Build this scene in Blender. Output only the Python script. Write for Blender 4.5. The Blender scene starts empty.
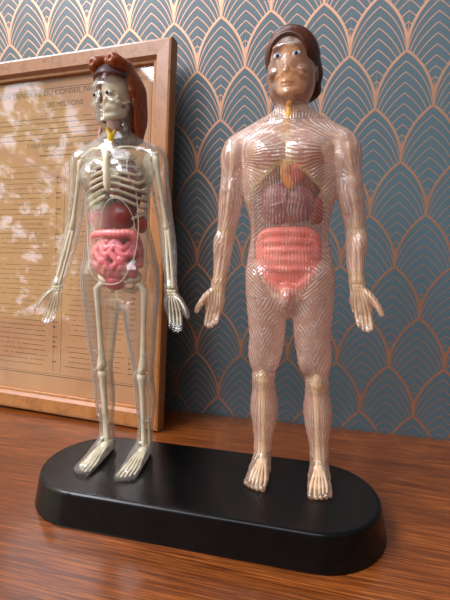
import bpy, bmesh, math, random
import numpy as np
from mathutils import Vector, Matrix
random.seed(7); rng = np.random.default_rng(7)
SC = bpy.context.scene
COL = SC.collection
PI = math.pi
MM = 0.001

# ------------------------------------------------------------------ helpers
def link(name, me, mat=None, parent=None, **props):
    o = bpy.data.objects.new(name, me); COL.objects.link(o)
    if mat is not None and me is not None: me.materials.append(mat)
    if parent is not None: o.parent = parent
    for k, v in props.items(): o[k] = v
    return o

def mesh_from(verts, faces, smooth=True, name='mesh'):
    me = bpy.data.meshes.new(name)
    verts = np.asarray(verts, np.float32)
    if isinstance(faces, np.ndarray):
        n = len(faces)
        me.vertices.add(len(verts)); me.vertices.foreach_set('co', verts.ravel())
        me.loops.add(n*4); me.loops.foreach_set('vertex_index', faces.astype(np.int32).ravel())
        me.polygons.add(n)
        me.polygons.foreach_set('loop_start', np.arange(0, n*4, 4, dtype=np.int32))
        me.polygons.foreach_set('loop_total', np.full(n, 4, dtype=np.int32))
    else:
        me.from_pydata([tuple(v) for v in verts.tolist()], [], faces)
    me.update(calc_edges=True); me.validate()
    if smooth: me.polygons.foreach_set('use_smooth', np.ones(len(me.polygons), bool))
    return me

def box_verts(c, s):
    x, y, z = c; a, b, d = s[0]/2, s[1]/2, s[2]/2
    v = [(x+i*a, y+j*b, z+k*d) for i in (-1, 1) for j in (-1, 1) for k in (-1, 1)]
    f = [(0,1,3,2), (4,6,7,5), (0,4,5,1), (2,3,7,6), (0,2,6,4), (1,5,7,3)]
    return v, f
def boxes(lst, smooth=False):
    V, F = [], []
    for c, s in lst:
        v, f = box_verts(c, s); n = len(V); V += v; F += [tuple(i+n for i in q) for q in f]
    return mesh_from(V, F, smooth)

def bevel(o, w, seg=3):
    m = o.modifiers.new('bevel', 'BEVEL'); m.width = w; m.segments = seg; m.limit_method = 'ANGLE'
    return o

def catmull(P, n):
    P = np.asarray(P, float); Q = np.vstack([2*P[0]-P[1], P, 2*P[-1]-P[-2]]); out = []
    for i in range(len(P)-1):
        p0, p1, p2, p3 = Q[i:i+4]
        for t in np.linspace(0, 1, n, endpoint=False):
            out.append(.5*((2*p1)+(-p0+p2)*t+(2*p0-5*p1+4*p2-p3)*t*t+(-p0+3*p1-3*p2+p3)*t**3))
    out.append(P[-1]); return np.array(out)

def tube(P, R, seg=10, closed=False, smoothn=0, flat=None):
    """tapered tube along points P (mm) with radii R, capped with rounded ends; returns verts, faces"""
    P = np.asarray(P, float); R = np.broadcast_to(np.asarray(R, float), (len(P),))
    if smoothn:
        PR = catmull(np.c_[P, R], smoothn); P, R = PR[:, :3], PR[:, 3]
    n = len(P)
    T = np.roll(P, -1, 0)-np.roll(P, 1, 0) if closed else np.gradient(P, axis=0)
    T /= np.linalg.norm(T, axis=1)[:, None]+1e-9
    ref = np.array([0, 1, 0.]) if abs(T[0] @ [0, 1, 0]) < .9 else np.array([1, 0, 0.])
    N = np.cross(T[0], ref); N /= np.linalg.norm(N)
    V = []
    for i in range(n):
        N = N-T[i]*(N@T[i]); N /= np.linalg.norm(N)+1e-9
        B = np.cross(T[i], N)
        for k in range(seg):
            a = 2*PI*k/seg
            V.append(P[i]+R[i]*(math.cos(a)*N+math.sin(a)*B))
    F = []
    m = n if closed else n-1
    for i in range(m):
        j = (i+1) % n
        for k in range(seg):
            l = (k+1) % seg
            F.append((i*seg+k, i*seg+l, j*seg+l, j*seg+k))
    if not closed:
        a = len(V); V.append(P[0]-T[0]*R[0]*.7); V.append(P[-1]+T[-1]*R[-1]*.7)
        for k in range(seg):
            l = (k+1) % seg
            F.append((a, l, k)); F.append((a+1, (n-1)*seg+k, (n-1)*seg+l))
    return V, F

def merge(parts):
    V, F = [], []
    for v, f in parts:
        n = len(V); V += list(v); F += [tuple(i+n for i in q) for q in f]
    return V, F

def ball(c, r, nu=16, nv=10, front=(0, -1, 0)):
    r = np.broadcast_to(np.asarray(r, float), (3,))
    V = [(0, 0, 1.)]
    for j in range(1, nv):
        t = PI*j/nv
        for i in range(nu):
            a = 2*PI*i/nu; V.append((math.sin(t)*math.cos(a), math.sin(t)*math.sin(a), math.cos(t)))
    V.append((0, 0, -1.)); F = []
    for i in range(nu): F.append((0, 1+i, 1+(i+1) % nu))
    for j in range(nv-2):
        for i in range(nu):
            a = 1+j*nu; b = a+nu; F.append((a+i, b+i, b+(i+1) % nu, a+(i+1) % nu))
    e = len(V)-1; b = 1+(nv-2)*nu
    for i in range(nu): F.append((e, b+(i+1) % nu, b+i))
    return list(np.array(V)*r+np.array(c)), F

# ------------------------------------------------------------------ volume modelling (distance field -> one continuous mesh)
class Field:
    def __init__(s, lo, hi, vx, half=False):
        s.lo = np.array(lo, float); s.vx = vx; s.half = half
        if half: s.lo[0] = 0
        n = np.ceil((np.array(hi)-s.lo)/vx).astype(int)+1
        s.n = n; s.D = np.full(n, 10., np.float32)
    def sub(s, lo, hi):
        a = np.clip(np.floor((np.array(lo)-s.lo)/s.vx).astype(int), 0, s.n)
        b = np.clip(np.ceil((np.array(hi)-s.lo)/s.vx).astype(int)+1, 0, s.n)
        ax = [(np.arange(a[i], b[i])*s.vx+s.lo[i]).astype(np.float32) for i in range(3)]
        return tuple(slice(a[i], b[i]) for i in range(3)), ax[0][:, None, None], ax[1][None, :, None], ax[2][None, None, :]
    def put(s, sl, d, k, cut=False):
        a = s.D[sl]
        if a.size == 0: return
        if cut:
            b = -d
            if k > 0:
                h = np.clip(.5+.5*(b-a)/k, 0, 1)
                s.D[sl] = a*(1-h)+b*h+k*h*(1-h)
            else: s.D[sl] = np.maximum(a, b)
            return
        if k > 0:
            h = np.clip(.5+.5*(d-a)/k, 0, 1)
            s.D[sl] = d*(1-h)+a*h-k*h*(1-h)
        else: s.D[sl] = np.minimum(a, d)
    def ell(s, c, r, k=3, rot=None, cut=False):
        c = np.array(c, float); r = np.array(r, float); R = r.max()+k+3*s.vx if rot is not None else r+k+3*s.vx
        sl, X, Y, Z = s.sub(c-R, c+R)
        x, y, z = X-c[0], Y-c[1], Z-c[2]
        if rot is not None:
            M = np.array(Matrix.Rotation(rot[2], 3, 'Z') @ Matrix.Rotation(rot[1], 3, 'Y') @ Matrix.Rotation(rot[0], 3, 'X')).T
            x, y, z = (M[i, 0]*x+M[i, 1]*y+M[i, 2]*z for i in range(3))
        k0 = np.sqrt((x/r[0])**2+(y/r[1])**2+(z/r[2])**2)
        k1 = np.sqrt((x/r[0]**2)**2+(y/r[1]**2)**2+(z/r[2]**2)**2)+1e-6
        s.put(sl, (k0*(k0-1)/k1).astype(np.float32), k, cut)
    def limb(s, pts, k=3, n=5, cut=False):
        """pts rows: x y z rx ry - elliptical sections along a path"""
        P = np.asarray(pts, float)
        if P.shape[1] == 4: P = np.c_[P, P[:, 3]]
        if n > 1 and len(P) > 2: P = catmull(P, n)
        R = P[:, 3:].max(); m = R+k+3*s.vx
        SL, X, Y, Z = s.sub(P[:, :3].min(0)-m, P[:, :3].max(0)+m)
        L = np.full((X.shape[0], Y.shape[1], Z.shape[2]), 10., np.float32)
        if L.size == 0: return
        off = np.array([q.start for q in SL])
        for a, b in zip(P[:-1], P[1:]):
            mm = max(a[3:].max(), b[3:].max())+k+3*s.vx
            sl, x, y, z = s.sub(np.minimum(a[:3], b[:3])-mm, np.maximum(a[:3], b[:3])+mm)
            if x.size*y.size*z.size == 0: continue
            loc = tuple(slice(q.start-o, q.stop-o) for q, o in zip(sl, off))
            d = b[:3]-a[:3]; dd = (d*d).sum()+1e-9
            t = np.clip(((x-a[0])*d[0]+(y-a[1])*d[1]+(z-a[2])*d[2])/dd, 0, 1)
            rx = a[3]+(b[3]-a[3])*t; ry = a[4]+(b[4]-a[4])*t; rm = np.minimum(rx, ry)
            q = np.sqrt(((x-a[0]-d[0]*t)/rx)**2+((y-a[1]-d[1]*t)/ry)**2+((z-a[2]-d[2]*t)/rm)**2)
            L[loc] = np.minimum(L[loc], ((q-1)*rm).astype(np.float32))
        s.put(SL, L, k, cut)
    def plane_cut_below(s, z0):
        Z = (np.arange(s.n[2])*s.vx+s.lo[2])[None, None, :]
        s.D = np.maximum(s.D, (z0-Z).astype(np.float32))
    def full(s):
        return np.concatenate([s.D[:0:-1], s.D], 0) if s.half else s.D
    def mesh(s):
        D = s.full(); lo = s.lo.copy()
        if s.half: lo[0] = -(s.n[0]-1)*s.vx
        ins = D < 0
        c = np.zeros(tuple(np.array(D.shape)-1), np.uint8)
        offs = [(i, j, k) for i in (0, 1) for j in (0, 1) for k in (0, 1)]
        sh = c.shape
        for i, j, k in offs: c += ins[i:i+sh[0], j:j+sh[1], k:k+sh[2]]
        act = np.argwhere((c > 0) & (c < 8))
        vals = {o: D[act[:, 0]+o[0], act[:, 1]+o[1], act[:, 2]+o[2]] for o in offs}
        acc = np.zeros((len(act), 3)); cnt = np.zeros(len(act))
        for a in offs:
            for ax in range(3):
                if a[ax] == 0:
                    b = tuple(1 if q == ax else a[q] for q in range(3))
                    va, vb = vals[a], vals[b]; m = (va < 0) != (vb < 0)
                    t = va/(va-vb+1e-12*(va == vb))
                    p = np.tile(np.array(a, float), (len(act), 1)); p[:, ax] = t
                    acc[m] += p[m]; cnt[m] += 1
        V = (act+acc/cnt[:, None])*s.vx+lo
        idm = np.full(sh, -1, np.int32); idm[tuple(act.T)] = np.arange(len(act))
        Fs = []
        for ax in range(3):
            u, v = [(1, 2), (2, 0), (0, 1)][ax]
            A = [slice(1, -1)]*3; A[ax] = slice(0, -1)
            Bs = list(A); Bs[ax] = slice(1, None)
            ia, ib = ins[tuple(A)], ins[tuple(Bs)]
            e = np.argwhere(ia != ib); 
            if len(e) == 0: continue
            st = ia[tuple(e.T)]
            base = e.copy(); base[:, u] += 1; base[:, v] += 1
            def cell(du, dv):
                q = base.copy(); q[:, u] += du; q[:, v] += dv; return idm[tuple(q.T)]
            Q = np.c_[cell(-1, -1), cell(0, -1), cell(0, 0), cell(-1, 0)]
            Q[~st] = Q[~st][:, ::-1]
            Fs.append(Q)
        F = np.vstack(Fs); F = F[(F >= 0).all(1)]
        return V, F
    def front(s, x, z):
        """first surface y met when coming from the viewer's side"""
        i = int(round((abs(x) if s.half else x)/s.vx - (0 if s.half else s.lo[0]/s.vx)))
        k = int(round((z-s.lo[2])/s.vx)); i = min(max(i, 0), s.n[0]-1)
        col = s.D[i, :, k]; j = int(np.argmax(col < 0))
        if col[j] >= 0: return None
        t = col[j-1]/(col[j-1]-col[j]); return (j-1+t)*s.vx+s.lo[1]

def relax(V, F, it=2):
    n = len(V)
    for _ in range(it):
        acc = np.zeros((n, 3)); cnt = np.zeros(n)
        for a, b in ((0, 1), (1, 2), (2, 3), (3, 0)):
            for p, q in ((a, b), (b, a)):
                for ax in range(3): acc[:, ax] += np.bincount(F[:, p], V[F[:, q], ax], n)
                cnt += np.bincount(F[:, p], minlength=n)
        V = V*.5+.5*acc/np.maximum(cnt, 1)[:, None]
    return V

# ------------------------------------------------------------------ node helpers
class NT:
    def __init__(s, name):
        s.m = bpy.data.materials.new(name); s.m.use_nodes = True; s.t = s.m.node_tree; s.t.nodes.clear()
        s.out = s.t.nodes.new('ShaderNodeOutputMaterial')
    def n(s, typ, **kw):
        nd = s.t.nodes.new(typ)
        for k, v in kw.items():
            if k.startswith('i_'):
                key = k[2:]; key = int(key) if key.isdigit() else key.replace('_', ' ')
                s.set(nd.inputs[key], v)
            else: setattr(nd, k, v)
        return nd
    def set(s, inp, v):
        if isinstance(v, bpy.types.NodeSocket): s.t.links.new(v, inp)
        else: inp.default_value = v
    def math(s, op, a, b=None, c=None, clamp=False):
        nd = s.t.nodes.new('ShaderNodeMath'); nd.operation = op; nd.use_clamp = clamp
        for i, v in enumerate((a, b, c)):
            if v is not None: s.set(nd.inputs[i], v)
        return nd.outputs[0]
    def mix(s, f, a, b, blend='MIX'):
        nd = s.t.nodes.new('ShaderNodeMix'); nd.data_type = 'RGBA'; nd.blend_type = blend
        s.set(nd.inputs[0], f); s.set(nd.inputs[6], a); s.set(nd.inputs[7], b); return nd.outputs[2]
    def ramp(s, f, stops):
        nd = s.t.nodes.new('ShaderNodeValToRGB'); e = nd.color_ramp.elements
        while len(e) < len(stops): e.new(.5)
        for q, (p, c) in zip(e, stops): q.position = p; q.color = c if len(c) == 4 else (*c, 1)
        s.t.links.new(f, nd.inputs[0]); return nd.outputs[0]
    def smooth(s, x, a, b):
        nd = s.t.nodes.new('ShaderNodeMapRange'); nd.interpolation_type = 'SMOOTHSTEP'
        s.set(nd.inputs[0], x); nd.inputs[1].default_value = a; nd.inputs[2].default_value = b
        return nd.outputs[0]
    def noise(s, vec, scale, detail=3, rough=.5, dist=0):
        nd = s.n('ShaderNodeTexNoise'); nd.inputs['Scale'].default_value = scale; nd.inputs['Detail'].default_value = detail
        nd.inputs['Roughness'].default_value = rough; nd.inputs['Distortion'].default_value = dist
        if vec is not None: s.t.links.new(vec, nd.inputs['Vector'])
        return nd.outputs[0]
    def obj(s): return s.n('ShaderNodeTexCoord').outputs['Object']
    def mapping(s, vec, scale=(1, 1, 1), loc=(0, 0, 0), rot=(0, 0, 0)):
        nd = s.n('ShaderNodeMapping'); s.t.links.new(vec, nd.inputs[0])
        nd.inputs[1].default_value = loc; nd.inputs[2].default_value = rot; nd.inputs[3].default_value = scale
        return nd.outputs[0]
    def bump(s, h, strength=.3, dist=.001, normal=None):
        nd = s.n('ShaderNodeBump'); nd.inputs['Strength'].default_value = strength; nd.inputs['Distance'].default_value = dist
        s.t.links.new(h, nd.inputs['Height'])
        if normal is not None: s.t.links.new(normal, nd.inputs['Normal'])
        return nd.outputs[0]
    def bsdf(s, color, rough=.5, normal=None, **kw):
        nd = s.n('ShaderNodeBsdfPrincipled'); s.set(nd.inputs['Base Color'], color); s.set(nd.inputs['Roughness'], rough)
        if normal is not None: s.t.links.new(normal, nd.inputs['Normal'])
        for k, v in kw.items(): s.set(nd.inputs[k.replace('_', ' ')], v)
        return nd.outputs[0]
    def fresnel(s, ior=1.5, normal=None):
        f = s.n('ShaderNodeFresnel'); g = s.n('ShaderNodeNewGeometry')
        s.t.links.new(s.math('ADD', ior, s.math('MULTIPLY', g.outputs['Backfacing'], 1/ior-ior)), f.inputs[0])
        if normal is not None: s.t.links.new(normal, f.inputs[1])
        return f.outputs[0]
    def done(s, sh): s.t.links.new(sh, s.out.inputs[0]); return s.m

def rgb(r, g, b):
    f = lambda c: c/12.92 if c <= .04045 else ((c+.055)/1.055)**2.4
    return (f(r/255), f(g/255), f(b/255), 1)

def simple(name, col, rough=.4, var=.12, scale=200, **kw):
    t = NT(name); v = t.noise(t.obj(), scale, 3)
    c2 = tuple(min(1, c*(1-var*2)) for c in col[:3])+(1,); c3 = tuple(min(1, c*(1+var*1.5)) for c in col[:3])+(1,)
    c = t.ramp(v, [(.3, c2), (.7, c3)])
    return t.done(t.bsdf(c, rough, **kw))

# ------------------------------------------------------------------ camera
cam = bpy.data.cameras.new('camera'); co = bpy.data.objects.new('camera', cam); COL.objects.link(co)
Mx = Matrix(((0.9691260235, -0.0386311723, 0.2435208063), (0.2463782983, 0.1132024552, -0.9625398372), (0.0096168892, 0.9928206468, 0.1192253278))).to_4x4()
# columns are right, up, back
co.matrix_world = Matrix.Translation((0.0562393641, -0.597661327, 0.2524493861)) @ Mx
cam.sensor_fit = 'VERTICAL'; cam.sensor_height = 24; cam.lens = 415.3737/600*24; cam.clip_start = .01
SC.camera = co

# ------------------------------------------------------------------ setting: papered wall and wooden top
HX, HY = .0348, .0683184685; OX, OZ = -.174, .5735829
def wallpaper():
    t = NT('art_deco_wallpaper'); M = t.math
    sep = t.n('ShaderNodeSeparateXYZ'); t.t.links.new(t.obj(), sep.inputs[0]); x, z = sep.outputs[0], sep.outputs[2]
    X = M('DIVIDE', M('SUBTRACT', x, OX), HX); V = M('DIVIDE', M('SUBTRACT', OZ, z), HY)
    n = M('FLOOR', V); tt = M('SUBTRACT', V, n)
    xp = M('ABSOLUTE', M('SUBTRACT', M('FLOORED_MODULO', M('ADD', M('SUBTRACT', X, n), 1), 2), 1))
    h = HY/HX; R = (1+h*h)/2
    def S(q):  # sqrt(R^2-(q+R-1)^2)
        a = M('ADD', q, R-1); return M('SQRT', M('MAXIMUM', M('SUBTRACT', R*R, M('MULTIPLY', a, a)), 1e-4))
    s1 = S(xp); w1 = M('SUBTRACT', tt, M('SUBTRACT', 1, M('DIVIDE', s1, h)))
    thick = M('MULTIPLY', M('ABSOLUTE', w1), M('DIVIDE', M('MULTIPLY', s1, h), R))
    inn = M('GREATER_THAN', w1, 0)
    # local fan coordinates
    xl = M('ADD', M('MULTIPLY', inn, xp), M('MULTIPLY', M('SUBTRACT', 1, inn), M('SUBTRACT', 1, xp)))
    vl = M('ADD', tt, M('SUBTRACT', 1, inn))
    s2 = S(xl); w = M('SUBTRACT', vl, M('SUBTRACT', 1, M('DIVIDE', s2, h)))
    DL = .188
    fr = M('SUBTRACT', M('FRACT', M('ADD', M('DIVIDE', w, DL), .5)), .5)
    thin = M('MULTIPLY', M('MULTIPLY', M('ABSOLUTE', fr), DL), M('DIVIDE', M('MULTIPLY', s2, h), R))
    ok = M('MULTIPLY', M('GREATER_THAN', w, DL*.5), M('LESS_THAN', w, DL*9.5))
    tk = M('SUBTRACT', 1, t.smooth(thick, .034, .058))
    tn = M('MULTIPLY', M('SUBTRACT', 1, t.smooth(thin, .008, .026)), ok)
    line = M('MAXIMUM', tk, M('MULTIPLY', tn, .85))
    grain = t.noise(t.obj(), 1400, 2, .6)
    big = t.noise(t.obj(), 7, 2)
    base = t.ramp(grain, [(.25, rgb(66, 89, 98)), (.75, rgb(89, 114, 124))])
    base = t.mix(t.smooth(big, .4, .65), base, t.mix(.5, base, rgb(78, 102, 112)))
    bp = t.bsdf(base, .36, t.bump(grain, .2, .0004), Specular_IOR_Level=.85)
    foil = t.bsdf(rgb(216, 164, 134), .36, t.bump(line, .3, .0003), Metallic=.82)
    mx = t.n('ShaderNodeMixShader'); t.set(mx.inputs[0], line); t.set(mx.inputs[1], bp); t.set(mx.inputs[2], foil)
    return t.done(mx.outputs[0])
wall = link('wall_back', boxes([((-.1, .01, .45), (1.8, .02, 1.3))]), wallpaper(), kind='structure')

def tablewood():
    t = NT('varnished_mahogany'); o = t.obj()
    v = t.mapping(o, (3.0, 60, 60), rot=(0, 0, math.radians(-2)))
    a = t.noise(v, 2.2, 5, .6, .15); b = t.noise(t.mapping(o, (5, 190, 160), rot=(0, 0, math.radians(-2))), 3, 5, .72)
    c = t.noise(t.mapping(o, (1.2, 14, 10)), 3, 3, .5)
    col = t.ramp(a, [(.32, rgb(70, 32, 12)), (.47, rgb(112, 58, 24)), (.6, rgb(136, 74, 32)), (.75, rgb(86, 42, 16))])
    col = t.mix(.55, col, t.ramp(b, [(.38, rgb(36, 13, 4)), (.5, rgb(118, 58, 20)), (.62, rgb(186, 104, 44))]))
    col = t.mix(t.smooth(c, .35, .7), col, t.mix(.5, col, rgb(84, 42, 20)))
    return t.done(t.bsdf(col, .3, t.bump(b, .12, .0004), Coat_Weight=.5, Coat_Roughness=.14, Specular_IOR_Level=.2))
tt = link('wooden_table_top', boxes([((-.1, -.36, -.015), (1.7, .716, .03))]), tablewood(),
          label='varnished reddish brown wooden table top under the black stand and the framed sheet', category='table')
bevel(tt, .003)

# ------------------------------------------------------------------ black oval stand
def stadium(L, W, z, n=36):
    r = W/2; l = L/2-r; out = []
    for i in range(n+1):
        a = -PI/2+PI*i/n; out.append((l+r*math.cos(a), r*math.sin(a), z))
    for i in range(n+1):
        a = PI/2+PI*i/n; out.append((-l+r*math.cos(a), r*math.sin(a), z))
    return out
def stand():
    L, W, h, fl = .3367, .1175, .031, .0047
    prof = [(fl+.0006, 0), (fl+.001, .0006), (fl+.0006, .0022), (fl*.3, h-.0075)]
    for i in range(7):
        a = i/6*PI/2; prof.append((fl*.1-.0036+.0036*math.cos(a), h-.0036-.0012+.0048*math.sin(a)))
    prof += [(-.006, h), (-.012, h), (-.03, h)]
    V, F = [], []
    for (d, z) in prof: V += stadium(L+2*d, W+2*d, z)
    m = 74
    for j in range(len(prof)-1):
        for i in range(m): F.append((j*m+i, j*m+(i+1) % m, (j+1)*m+(i+1) % m, (j+1)*m+i))
    F.append(tuple(range((len(prof)-1)*m, len(prof)*m))); F.append(tuple(reversed(range(m))))
    t = NT('black_moulded_plastic'); nz = t.noise(t.obj(), 60, 4); n2 = t.noise(t.obj(), 900, 2)
    nm = t.n('ShaderNodeNewGeometry'); sp = t.n('ShaderNodeSeparateXYZ'); t.t.links.new(nm.outputs['Normal'], sp.inputs[0])
    c = t.ramp(nz, [(.3, rgb(5, 5, 6)), (.7, rgb(10, 10, 11))])
    sc = t.smooth(t.noise(t.mapping(t.obj(), (300, 30, 30)), 3, 4), .66, .72)
    mat = t.done(t.bsdf(c, t.math('ADD', .15, t.math('MULTIPLY', nz, .16)), t.bump(n2, .05, .0003), Specular_IOR_Level=.3))
    return mesh_from(V, F), mat
me, mat_black = stand()
st = link('black_display_stand', me, mat_black, label='long black oval plastic stand with rounded ends under both figures', category='stand')
st.location = (-.0603, -.2278, 0); st.rotation_euler = (0, 0, math.radians(.5))
dv = link('moulding_nub', mesh_from(*ball((0, 0, 0), (.0022, .0014, .0012), 12, 8)), mat_black, st); dv.location = (-.109, -.0582, .0292)

# ------------------------------------------------------------------ framed printed sheet leaning on the wall
ya, tau = math.radians(3.6), math.radians(4.6)
e1 = Vector((-math.cos(ya), math.sin(ya), 0)); nb = Vector((math.sin(ya), math.cos(ya), 0))
e2 = Vector((0, 0, 1))*math.cos(tau)+nb*math.sin(tau); e3 = e1.cross(e2); 
if e3.y > 0: e3 = -e3
# local axes: +x = right (-e1), +z = up, -y = out of the wall
FR = bpy.data.objects.new('picture_frame', None); COL.objects.link(FR)
Mf = Matrix((( -e1.x, -e3.x, e2.x), (-e1.y, -e3.y, e2.y), (-e1.z, -e3.z, e2.z))).to_4x4()
FR.matrix_world = Matrix.Translation((-.1655, -.0712, .0002)) @ Mf @ Matrix.Rotation(math.radians(.55), 4, 'Y')
FR['label'] = 'wooden framed yellowed printed sheet behind glass, leaning against the wallpaper'; FR['category'] = 'picture frame'
FW, FH, TH = .372, .534, .018
def honeywood():
    t = NT('honey_coloured_wood'); o = t.obj()
    a = t.noise(t.mapping(o, (8, 60, 8)), 9, 6, .6, .6); b = t.noise(o, 50, 4, .6)
    c = t.ramp(a, [(.3, rgb(142, 88, 42)), (.55, rgb(176, 114, 60)), (.75, rgb(158, 99, 50))])
    c = t.mix(t.smooth(b, .6, .72), c, rgb(118, 66, 34))
    return t.done(t.bsdf(c, .38, t.bump(a, .1, .0005), Coat_Weight=.3, Coat_Roughness=.25))
mw = honeywood()
def mould(p0, p1, inward, ext):
    """one mitred frame side: profile from outer edge (0) to inner edge (w)"""
    w = .0295
    prof = [(0, 0), (0, -TH+.004), (.0012, -TH+.001), (.004, -TH), (.0215, -TH+.0005), (.0235, -TH+.003), (.0255, -TH+.0055), (.0287, -TH+.006), (w, -TH+.008), (w, 0)]
    p0, p1 = Vector(p0), Vector(p1); d = (p1-p0).normalized(); inw = Vector(inward); V = []
    for s, p in ((1, p0), (-1, p1)):
        for a, y in prof: V.append(p+inw*a+d*(s*a)+Vector((0, y, 0)))
    m = len(prof); F = [(i, (i+1) % m, m+(i+1) % m, m+i) for i in range(m)]
    F += [tuple(reversed(range(m))), tuple(range(m, 2*m))]
    me = mesh_from(V, F, False); 
    bm = bmesh.new(); bm.from_mesh(me); bmesh.ops.recalc_face_normals(bm, faces=bm.faces); bm.to_mesh(me); bm.free()
    return me
cs = [(-FW, 0, 0), (0, 0, 0), (0, 0, FH), (-FW, 0, FH)]
ins = [(0, 0, 1), (-1, 0, 0), (0, 0, -1), (1, 0, 0)]
for i in range(4):
    o = link('frame_side', mould(cs[i], cs[(i+1) % 4], ins[i], 0), mw, FR)
link('backing_board', boxes([((-FW/2, -.002, FH/2), (FW-.01, .003, FH-.01))]), simple('brown_board', rgb(120, 84, 56), .8), FR)
def paper():
    t = NT('yellowed_paper'); a = t.noise(t.obj(), 12, 5, .6); b = t.noise(t.obj(), 500, 2)
    c = t.ramp(a, [(.25, rgb(172, 122, 80)), (.5, rgb(192, 141, 96)), (.75, rgb(200, 152, 106))])
    c = t.mix(t.smooth(b, .55, .8), c, t.mix(.3, c, rgb(160, 112, 76)))
    return t.done(t.bsdf(c, .75))
link('printed_sheet', boxes([((-FW/2, -.0047, FH/2), (FW-.03, .0006, FH-.03))]), paper(), FR, label='yellowed sheet of print')
ink = simple('brown_black_ink', rgb(74, 52, 38), .7); inkg = simple('faded_green_ink', rgb(104, 92, 62), .7)
YI = -.0051
def text(body, cx, cz, size, xs=1, mat=ink, spacing=1.0, name='printed_title'):
    cu = bpy.data.curves.new('t', 'FONT'); cu.body = body; cu.size = size; cu.align_x = 'CENTER'; cu.extrude = .00003; cu.space_character = spacing
    o = bpy.data.objects.new('t', cu); COL.objects.link(o); bpy.context.view_layer.update()
    me = bpy.data.meshes.new_from_object(o.evaluated_get(bpy.context.evaluated_depsgraph_get()))
    bpy.data.objects.remove(o)
    q = link(name, me, mat, FR); q.location = (cx, YI, cz-size*.35); q.rotation_euler = (PI/2, 0, 0); q.scale = (xs, 1, 1)
CX = -.186
text('SECTION DENTAIRE DU CONSEIL NATIONAL', -.207, .4845, .0112, 1.06)
text('DES MEDECINS', -.179, .4665, .0105, .95)
text('TARIF MINIMUM NATIONAL', CX, .4065, .0092, 1.0, inkg, 1.05)
text('CONSULTATIONS', -.247, .3665, .0046, 1, ink, 1.5)
text('ACCOUCHEMENTS', -.247, .318, .0046, 1, ink, 1.5)
text('SOINS et OPERATIONS', -.245, .288, .0046, 1, ink, 1.4)
text('EXTRACTIONS', -.247, .169, .0050, 1, ink, 1.5)
def dashes(x0, x1, z, h=.0011, wmin=.003, wmax=.009, fill=1.0):
    out = []; x = x0
    while x < x1-.002:
        w = min(random.uniform(wmin, wmax), x1-x)
        if random.random() < fill: out.append(((x+w/2, YI, z+random.uniform(-.0001, .0001)), (w, .00006, h*random.uniform(.75, 1.15))))
        x += w+random.uniform(.0009, .0016)
    return out
L = []
L += dashes(CX-.025, CX+.02, .4585, .0008); L += dashes(-.34, -.04, .4465, .0012, fill=.9); L += dashes(-.34, -.04, .4395, .0012)
L += dashes(-.34, -.04, .431, .0012); L += dashes(-.34, -.04, .4235, .0012); L += dashes(-.34, -.12, .416, .0012)
L += dashes(CX-.028, CX+.028, .3975, .0008, .012, .02); L += dashes(CX-.036, CX+.036, .391, .0018)
link('printed_paragraph', boxes(L), ink, FR)
def column(xa, xb, seed, z0, z1, heads):
    random.seed(seed); edges = [z0+.007]+[h for h in heads]+[z1-.007]
    for hi, lo in zip(edges[:-1], edges[1:]):
        L = []; z = hi-.0075; ind = 0
        while z > lo+.006:
            s = xa+(.004 if ind % 4 == 0 else .011); e = xb-.018-random.uniform(0, .010)
            L += dashes(s, e, z, .00095, .0012, .0045, .93)
            if random.random() < .7: L += dashes(xb-.012, xb-.004, z, .0018, .003, .005)
            z -= .0076; ind += 1
        if L: link('printed_paragraph', boxes(L), ink, FR)
column(-.330, -.178, 1, .358, .07, (.318, .288, .232, .169))
column(-.172, -.045, 2, .362, .07, (.33, .25, .11))
R_ = []
def rect(x0, x1, z0, z1, w):
    return [(((x0+x1)/2, YI, z0), (x1-x0, .00006, w)), (((x0+x1)/2, YI, z1), (x1-x0, .00006, w)), ((x0, YI, (z0+z1)/2), (w, .00006, z1-z0)), ((x1, YI, (z0+z1)/2), (w, .00006, z1-z0))]
R_ += rect(-FW+.034, -.0338, .055, .4905, .0009)+rect(-FW+.037, -.0368, .058, .4875, .0004)
R_ += [((-.1745, YI, .218), (.0005, .00006, .31)), ((-.188, YI, .218), (.0004, .00006, .31)), ((CX, YI, .376), (.28, .00006, .0004))]
link('printed_border', boxes(R_), ink, FR)
def clearglass(name, tint=(1, 1, 1, 1), rough=.02, ior=1.5, boost=1.0):
    t = NT(name); f = t.fresnel(ior)
    tr = t.n('ShaderNodeBsdfTransparent'); tr.inputs[0].default_value = tint
    g = t.n('ShaderNodeBsdfGlossy'); g.inputs['Roughness'].default_value = rough
    mx = t.n('ShaderNodeMixShader'); t.set(mx.inputs[0], t.math('MULTIPLY', f, boost, clamp=True)); t.set(mx.inputs[1], tr.outputs[0]); t.set(mx.inputs[2], g.outputs[0])
    return t.done(mx.outputs[0])
link('glass_pane', boxes([((-FW/2, -.0068, FH/2), (FW-.05, .0016, FH-.05))]), clearglass('window_glass'), FR)

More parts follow.
